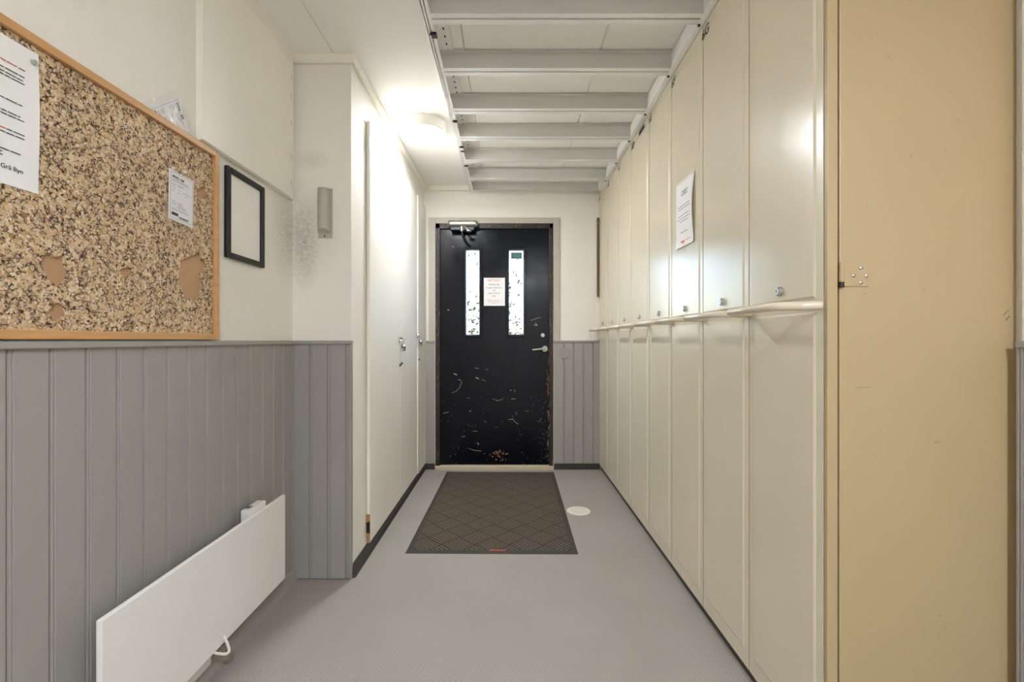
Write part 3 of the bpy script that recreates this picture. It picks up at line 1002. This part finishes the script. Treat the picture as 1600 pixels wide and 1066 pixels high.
# ------------------------------------------------------------------ black picture frame
pf = thing('picture_frame', (XL, 1.735, 1.40), 'empty black picture frame on the left wall beside the cork board', 'picture frame')
plP = Plane((XL + .001, (1.613 + 1.858) / 2, CAM + .459), '+x', R(-.2))
b = MB()
W2, H2, fb = .1225, .164, .021
def fr_box(u0, u1, v0, v1, d0, d1): plP.rect(b, u0, u1, v0, v1, d0, d1)
fr_box(-W2, -W2 + fb, -H2, H2, 0, .016); fr_box(W2 - fb, W2, -H2, H2, 0, .016)
fr_box(-W2 + fb, W2 - fb, -H2, -H2 + fb, 0, .016); fr_box(-W2 + fb, W2 - fb, H2 - fb, H2, 0, .016)
b.build('frame', 'black_wood', pf, bevel=.004)
b = MB(); plP.rect(b, -W2 + fb, W2 - fb, -H2 + fb, H2 - fb, .002, .005)
b.build('backing', 'backing_white', pf)

# ------------------------------------------------------------------ panel radiator
RX = -.925
ry0, ry1, rz0, rz1 = 1.032, 1.879, .129, .474
rad = thing('radiator', (XL + .05, (ry0 + ry1) / 2, rz0), 'flat white electric panel radiator mounted low on the grey boarded left wall', 'radiator')
MB().box(RX - .014, RX, ry0, ry1, rz0, rz1).build('front_panel', 'radiator_white', rad, bevel=.003)
MB().box(RX - .044, RX - .0142, ry0 + .05, ry1 - .05, rz0 + .03, rz1 - .03).build('heating_body', 'radiator_grey', rad, bevel=.004)
MB().box(RX - .050, RX - .016, 1.650, 1.760, rz1 - .060, rz1 + .018).build('control_box', 'radiator_white', rad, bevel=.003)
MB().box(RX - .046, RX - .028, 1.668, 1.690, rz1 + .0175, rz1 + .021).build('control_switch', 'chrome', rad, bevel=.001)
for yy in (ry0 + .16, ry1 - .2):
    MB().box(XL + .0145, RX - .0442, yy, yy + .03, rz0 + .05, rz1 - .06).build('wall_bracket', 'radiator_grey', rad)
MB().box(XL + .0305, -.968, 1.08, 1.478, .058, .128).build('connection_box', 'radiator_white', rad, bevel=.003)
b = MB()
pts = [(-.960, 1.400, .165), (-.940, 1.415, .145), (-.920, 1.430, .126), (-.905, 1.442, .115), (-.899, 1.449, .112), (-.897, 1.455, .113), (-.900, 1.461, .118), (-.912, 1.470, .132), (-.93, 1.480, .152), (-.955, 1.49, .175)]
b.tube(pts, .0045, 10)
b.build('power_cable', 'cable_white', rad, smooth=True)

# ------------------------------------------------------------------ mat and drain
mt = thing('door_mat', (-.0853, 3.0965, 0), 'dark brown ribbed entrance mat with a black rubber rim before the black door', 'door mat')
mw, ml, mb_ = .90, 1.468, .032
cx, cy = -.0853, 3.0965
x0, x1, y0, y1 = cx - mw / 2, cx + mw / 2, cy - ml / 2, cy + ml / 2
b = MB()
outer = [(x0, y0), (x1, y0), (x1, y1), (x0, y1)]
inner = [(x0 + mb_, y0 + mb_), (x1 - mb_, y0 + mb_), (x1 - mb_, y1 - mb_), (x0 + mb_, y1 - mb_)]
vs = [(x, y, .0004) for x, y in outer] + [(x + (cx - x) * .006, y + (cy - y) * .004, .003) for x, y in outer] + [(x, y, .007) for x, y in inner] + [(x, y, .0004) for x, y in inner]
fs = []
for i in range(4):
    j = (i + 1) % 4
    fs += [(i, j, 4 + j, 4 + i), (4 + i, 4 + j, 8 + j, 8 + i), (8 + i, 8 + j, 12 + j, 12 + i), (12 + i, 12 + j, j, i)]
b._add(vs, fs)
b.build('rubber_rim', 'rubber_dark', mt)
MB().box(x0 + mb_, x1 - mb_, y0 + mb_, y1 - mb_, .0006, .0075).build('carpet', 'mat_carpet', mt)
b = MB()
rr = random.Random(6)
u = cx - .012
while u < cx + .072:
    w_ = rr.uniform(.004, .009)
    b.box(u, u + w_, y0 + .022, y0 + .034, .0066, .0078); u += w_ + .003
b.build('red_marking', 'print_red', mt)
mt.rotation_euler = (0, 0, R(-.6))

dr = thing('floor_drain', (.449, 2.956, 0), 'round white floor drain cover set in the floor right of the mat', 'floor drain')
b = MB(); b.lathe([(.002, .0005), (.076, .0005), (.076, .0035), (.070, .0052), (.060, .0042), (.002, .0042)], (.449, 2.956, 0), 48)
for ring, nn in ((.052, 22), (.041, 17), (.030, 12), (.019, 8)):
    for i in range(nn):
        a = 2 * PI * i / nn
        b.cyl((.449 + ring * math.cos(a), 2.956 + ring * math.sin(a), .0041), (.449 + ring * math.cos(a), 2.956 + ring * math.sin(a), .0046), .0026, .0026, 8, mi=1)
b.build('cover', ['drain_white', 'drain_hole'], dr, smooth=True)

# ------------------------------------------------------------------ ceiling lamps
def lamp(x, y, mat, label, name='ceiling_light'):
    o = thing(name, (x, y, HC), label, 'ceiling lamp')
    b = MB(); b.lathe([(.02, 0), (.128, 0), (.134, -.004), (.135, -.064), (.132, -.0685), (.02, -.0685)], (x, y, HC), 64)
    b.build('lamp_base', 'lamp_base', o, smooth=True)
    b = MB(); b.lathe([(.1, -.0690), (.1305, -.0690), (.128, -.0712), (.121, -.0732), (.10, -.0746), (.06, -.0754), (.002, -.0757)], (x, y, HC), 64)
    b.build('diffuser', mat, o, smooth=True)
    return o
lamp(-.524, 2.80, 'lamp_diffuser', 'round white ceiling lamp, lit, above the white cupboards')
lamp(.43, -1.02, 'lamp_diffuser_entry', 'round white ceiling lamp, lit, on the ceiling over the entry end behind the viewer')

# ------------------------------------------------------------------ ceiling rack
HB = CAM + 1.26            # underside
HT = HC - .004
rk = thing('ceiling_rack', (.23, 2.5, HB), 'pale grey steel ladder rack fixed under the ceiling beside the lockers', 'rack')
RY0, RY1 = 1.30, 3.83
b = MB()
b.box(-.334, -.305, RY0, RY1, HB, HB + .003); b.box(-.322, -.319, RY0, RY1, HB, HT); b.box(-.319, -.258, RY0, RY1, HT - .003, HT)
b.box(-.334, -.331, RY0, RY1, HB, HB + .014)
y = RY0 + .03
while y < RY1 - .02:
    b.box(-.285, -.279, y, y + .016, HT - .0034, HT - .0029, mi=1); y += .05
left = b.build('side_rail', ['rack_lit', 'gap_shade_and_scuff'], rk)
b = MB()
b.box(.748, .751, RY0, RY1, HB, HT); b.box(.7512, .7745, RY0, RY1, HB, HB + .003)
right = b.build('side_rail', 'rack_white', rk)
ys = [1.462, 1.813, 2.164, 2.531, 2.871, 3.228, 3.583]
for yb in ys:
    yf = yb                         # far edge of the bottom flange
    prof = [(yf, HB - .001), (yf, HB + .004), (yf - .024, HB + .004), (yf - .027, HB + .010), (yf - .035, HB + .010), (yf - .038, HB + .004), (yf - .058, HB + .004),
            (yf - .058, HT - .002), (yf - .082, HT - .002), (yf - .082, HT - .005), (yf - .061, HT - .005), (yf - .061, HB - .001), (yf - .036, HB - .001), (yf - .034, HB + .0065), (yf - .028, HB + .0065), (yf - .026, HB - .001)]
    cbm = MB().prism(prof, 'x', -.318, .7475).build('crossbar', ['rack_grey', 'rack_lit'], rk)
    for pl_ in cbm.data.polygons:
        if pl_.normal.z < -.6 and pl_.center.z < .02: pl_.material_index = 1  # down-facing flanges take the painted floor-lit tone
    MB().box(.733, .7476, yf - .050, yf - .058, HB + .012, HT - .02).build('end_bracket', 'dark_metal', cbm)
    b = MB(); b.cyl((.757, yf + .004, HB + .001), (.757, yf + .004, HB - .006), .006, .005, 10)
    b.build('bolt', 'black_plastic', cbm)
MB().prism([(RY1, HB), (RY1, HT), (RY1 - .004, HT), (RY1 - .004, HB + .0035), (RY1 - .014, HB + .0035), (RY1 - .014, HB)], 'x', -.318, .7475).build('end_bar', 'rack_grey', rk)
for yc_, s in ((1.855, 1.0), (2.60, .7), (2.95, .6), (3.02, .5), (3.27, .6)):
    b = MB()
    b.box(-.322, -.298, yc_, yc_ + .03 * s, HB - .010 * s, HB - .0005); b.cyl((-.326, yc_ + .005, HB - .008 * s), (-.300, yc_ + .005, HB - .008 * s), .005 * s, .005 * s, 10)
    b.build('clip', 'black_plastic', rk, bevel=.002)

# ------------------------------------------------------------------ lockers
KY0, KP, KN = 1.121, .3505, 8
KTOP = HB - .0015
def door_mesh(y0, y1):
    """sheet-steel door: flat rim with two pressed fields"""
    b = MB()
    z0, z1 = .042, KTOP - .001
    xf = XK; r = .0036; s = .006
    b.box(xf, xf + .018, y0, y1, z0, z1)
    for (a, c) in ((.098, 1.183), (1.217, z1 - .040)):
        f0 = [(xf, y0 + .026, a), (xf, y1 - .026, a), (xf, y1 - .026, c), (xf, y0 + .026, c)]
        g0 = [(xf - .0005, y0 + .026, a), (xf - .0005, y1 - .026, a), (xf - .0005, y1 - .026, c), (xf - .0005, y0 + .026, c)]
        f1 = [(xf - r, y0 + .026 + s, a + s), (xf - r, y1 - .026 - s, a + s), (xf - r, y1 - .026 - s, c - s), (xf - r, y0 + .026 + s, c - s)]
        vs = f0 + g0 + f1
        fs = [(8, 9, 10, 11)]
        for i in range(4):
            j = (i + 1) % 4
            fs += [(i, j, 4 + j, 4 + i), (4 + i, 4 + j, 8 + j, 8 + i)]
        b._add(vs, fs)
    return b

nums = ['6H', '6G', '6F', '6E', '6D', '6C', '6B', '6A']
klab = ['cream steel locker nearest the viewer, next to the tan end panel',
        'cream steel locker marked 6G, second from the tan end panel',
        'cream steel locker marked 6F with a white OBS! notice on its door',
        'cream steel locker marked 6E, just beyond the locker with the OBS! notice',
        'cream steel locker marked 6D with a small dark name strip at its top',
        'cream steel locker marked 6C, two along from the one with the OBS! notice and 6E',
        'cream steel locker marked 6B, second from the far wall',
        'cream steel locker marked 6A at the far wall, with a small hook on its door']
klab[5] = 'cream steel locker marked 6C, third from the far wall'
def build_locker(y0):
    y1 = y0 + KP
    o = thing('locker', (XK, (y0 + y1) / 2, 0), None, 'locker', 'row of cream steel lockers')
    b = MB()
    b.box(XK + .0195, XR + .018, y0 + .0004, y1 - .0004, .03, KTOP)
    b.box(XK + .045, XR + .018, y0 + .0004, y1 - .0004, 0, .03)
    b.build('carcass', 'locker_cream', o)
    MB().box(XK + .016, XK + .045, y0 + .0004, y1 - .0004, 0, .0295).build('plinth', 'skirting_dark', o)
    d = door_mesh(y0 + .0029, y1 - .0029).build('locker_door', 'locker_cream', o)
    zc = 1.197; p = .092; a = .060
    h = [(XK + .0005, y0 + .0125, zc), (XK - .004, y0 + .0128, zc), (XK - .030, y0 + .024, zc)]
    h += [(XK - p + .010, y0 + a - .012, zc), (XK - p + .003, y0 + a - .002, zc), (XK - p, y0 + a + .010, zc)]
    h += [(XK - p, y0 + .175, zc), (XK - p, y1 - a - .010, zc), (XK - p + .003, y1 - a + .002, zc), (XK - p + .010, y1 - a + .012, zc)]
    h += [(XK - .030, y1 - .024, zc), (XK - .004, y1 - .0128, zc), (XK + .0005, y1 - .0125, zc)]
    MB().tube(h, .0112, 16).build('handle', 'handle_cream', d, smooth=True)
    yl = (y0 + y1) / 2 - .002
    b = MB()
    b.cyl((XK - .003, yl, 1.249), (XK - .013, yl, 1.249), .0135, .0130, 24)
    b.cyl((XK - .013, yl, 1.249), (XK - .016, yl, 1.249), .0125, .0095, 24)
    lk_ = b.build('lock', 'lock_face', d, smooth=True)
    MB().box(XK - .0168, XK - .0158, yl - .0012, yl + .0012, 1.244, 1.254).build('keyhole', 'black_plastic', d)
    return o

def copy_tree(o, parent=None):
    c = o.copy(); COL.objects.link(c)
    if parent is not None:
        c.parent = parent
    for ch in list(o.children):
        copy_tree(ch, c)
    return c
proto = build_locker(KY0)
lockers = [proto]
for i in range(1, KN):
    c = copy_tree(proto)
    c.location.y += i * KP
    c['_o'] = tuple(c.location)
    lockers.append(c)
for i, o in enumerate(lockers):
    o['label'] = klab[i]
    if i == 0:
        continue
    d = [c for c in o.children if c.name.startswith('locker_door')][0]
    yc = KY0 + i * KP
    text_mesh('number', nums[i], .055, (XK - .0042, yc + .318, CAM + 1.213), '-x', 'decal_black', d, align='CENTER', bold=.0006)
    if i == 4:
        plk = Plane((XK - .0038, yc + .13, CAM + 1.228), '-x')
        b = MB(); rr = random.Random(9); u = -.055
        while u < .05:
            w_ = rr.uniform(.008, .014); plk.rect(b, u, u + w_, -.013, .013, 0, .0008); u += w_ + .003
        b.build('name_strip', 'decal_black', d)
    if i == 7:
        b = MB()
        b.box(XK - .003, XK + .0005, yc + .278, yc + .298, 2.085, 2.125)
        b.tube([(XK - .002, yc + .288, 2.115), (XK - .018, yc + .288, 2.105), (XK - .030, yc + .288, 2.112), (XK - .034, yc + .288, 2.126)], .005, 10)
        b.build('coat_hook', 'hook_grey', d, smooth=True)

# OBS! notice on locker 6F
ya, yb = 2.103, 1.893
plO = Plane((XK - .0037, (ya + yb) / 2, CAM + .563), '-x', R(-.6))
ob = thing('notice', tuple(plO.o), 'white OBS! notice with red lines taped to the door of locker 6F', 'notice')
sheet(plO, .208, .298, 10, 10, lambda s, tt: .0006 + .012 * max(0, s - .75) ** 2 * 16 * math.sin(min(1, max(0, tt)) * PI) + .006 * max(0, .12 - tt) * 8).build('paper', 'paper_white', ob)
D = .0012
text_mesh('heading', 'OBS!', .034, plO.p(-.008, .090, D), '-x', 'print_black', ob)
ro = random.Random(12)
b = MB()
for u0, u1, v in ((-.080, .060, .036), (-.076, .052, .024), (-.080, .062, -.006), (-.088, .066, -.020), (-.062, .048, -.033), (-.046, .030, -.082)):
    plO.words(b, u0, u1, v, .0075, ro, D)
b.build('printed_lines', 'print_grey', ob)
b = MB()
plO.rect(b, .012, .098, -.1255, -.1235, D + .0024, D + .0026); plO.rect(b, -.040, .004, -.128, -.122, D + .0024, D + .0026); plO.rect(b, -.016, .002, -.1365, -.131, D + .0034, D + .0036)
plO.rect(b, -.098, .098, .1425, .1440, D, D + .0002)
b.build('red_lines', 'print_red', ob)
tp = sheet(Plane(tuple(plO.p(-.030, -.152, .0012)), '-x', R(2)), .11, .042, 4, 3, lambda s, tt: .0008 + .001 * s, th=.0003)
tp.build('clear_tape', 'clear_sleeve', ob)
tp = sheet(Plane(tuple(plO.p(-.03, .153, .0012)), '-x', R(-1)), .10, .02, 4, 3, lambda s, tt: .0008, th=.0003)
tp.build('clear_tape', 'clear_sleeve', ob)

# ------------------------------------------------------------------ tan end panel facing the viewer
YE = 1.109
ep = thing('end_panel', (1.0, YE, 0), 'tall tan steel door panel at the right, closing the near end of the locker row', 'panel')
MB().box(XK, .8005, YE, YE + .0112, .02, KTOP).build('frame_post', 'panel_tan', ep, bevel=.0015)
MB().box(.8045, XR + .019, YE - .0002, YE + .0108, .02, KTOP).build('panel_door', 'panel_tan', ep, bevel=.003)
MB().box(.7995, .8055, YE + .006, YE + .0108, .02, KTOP - .001).build('gap_strip', 'gap_shade_and_scuff', ep)  # dark strip set behind the joint to paint in its shade
def on_e(px, py, y=YE): return ((px - VX) / F * y, CAM + (VY - py) / F * y)
hx0, hz1 = on_e(1311, 411); hx1, hz0 = on_e(1357, 448)
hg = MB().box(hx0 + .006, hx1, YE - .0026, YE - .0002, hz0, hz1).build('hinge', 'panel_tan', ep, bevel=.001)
b = MB(); b.cyl((hx0 + .004, YE - .003, hz0 + .011), (hx0 + .004, YE - .003, hz1), .0055, .0055, 14)
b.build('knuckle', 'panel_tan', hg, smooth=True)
b = MB(); b.cyl((hx0 + .004, YE - .003, hz0 - .002), (hx0 + .004, YE - .003, hz0 + .0106), .0058, .0058, 14)
b.build('knuckle', 'dark_metal', hg, smooth=True)
for px, py in ((1344, 419), (1332.7, 431), (1352.7, 431.5), (1344, 442)):
    sx, sz = on_e(px, py)
    b = MB()
    b.cyl((sx, YE - .0025, sz), (sx, YE - .0040, sz), .0048, .0042, 14); b.cyl((sx, YE - .0040, sz), (sx, YE - .0052, sz), .0042, .0020, 14)
    b.build('screw', 'brushed_metal', hg, smooth=True)
plE = Plane((0, YE - .0002, 0), '-y')
b = MB()
for pts, wd in (([(1567, 494), (1571, 489), (1576, 485)], .0012), ([(1571, 501), (1574, 497), (1578, 494)], .0016), ([(1349, 459), (1351, 459.4)], .0012), ([(1337, 606), (1360, 605)], .0006)):
    stroke(b, plE, [on_e(*q) for q in pts], wd, .0003)
b.build('scuff_marks', 'gap_shade_and_scuff', ep)

# ------------------------------------------------------------------ daylight
wd_ = bpy.data.worlds.new('World')
SC.world = wd_
wd_.use_nodes = True
nt = wd_.node_tree
bg = nt.nodes['Background']
sky = nt.nodes.new('ShaderNodeTexSky')
sky.sky_type = 'NISHITA'
sky.sun_disc = False
sky.sun_elevation = R(38); sky.sun_rotation = R(140)
sky.air_density = 1.0; sky.dust_density = 2.5
nt.links.new(sky.outputs[0], bg.inputs[0])
bg.inputs[1].default_value = 1.4

# ------------------------------------------------------------------ camera
cam_d = bpy.data.cameras.new('Camera')
cam_d.sensor_width = 36.0
cam_d.lens = 36.0 * F / 1600.0
cam_d.shift_x = (800 - VX) / 1600.0
cam_d.shift_y = -(533 - VY) / 1600.0
cam_d.clip_start = .02
cam_o = bpy.data.objects.new('Camera', cam_d)
COL.objects.link(cam_o)
cam_o.location = (0, 0, CAM)
cam_o.rotation_euler = (R(90), 0, 0)
SC.camera = cam_o

STUFF = ('printed_lines', 'heading_lines', 'small_print', 'paint_scratches', 'bare_wood_wear', 'scuff_marks', 'red_lines', 'red_marking', 'name_strip')
for o in COL.objects:
    if o.name.split('.')[0] in STUFF:
        o['kind'] = 'stuff'
    if '_o' in o.keys():
        del o['_o']

vs_ = SC.view_settings
vs_.view_transform = 'Standard'
vs_.look = 'None'
vs_.gamma = 1.0
vs_.use_curve_mapping = False
vs_.exposure = 2.08
SC.cycles.max_bounces = 12
SC.cycles.diffuse_bounces = 8
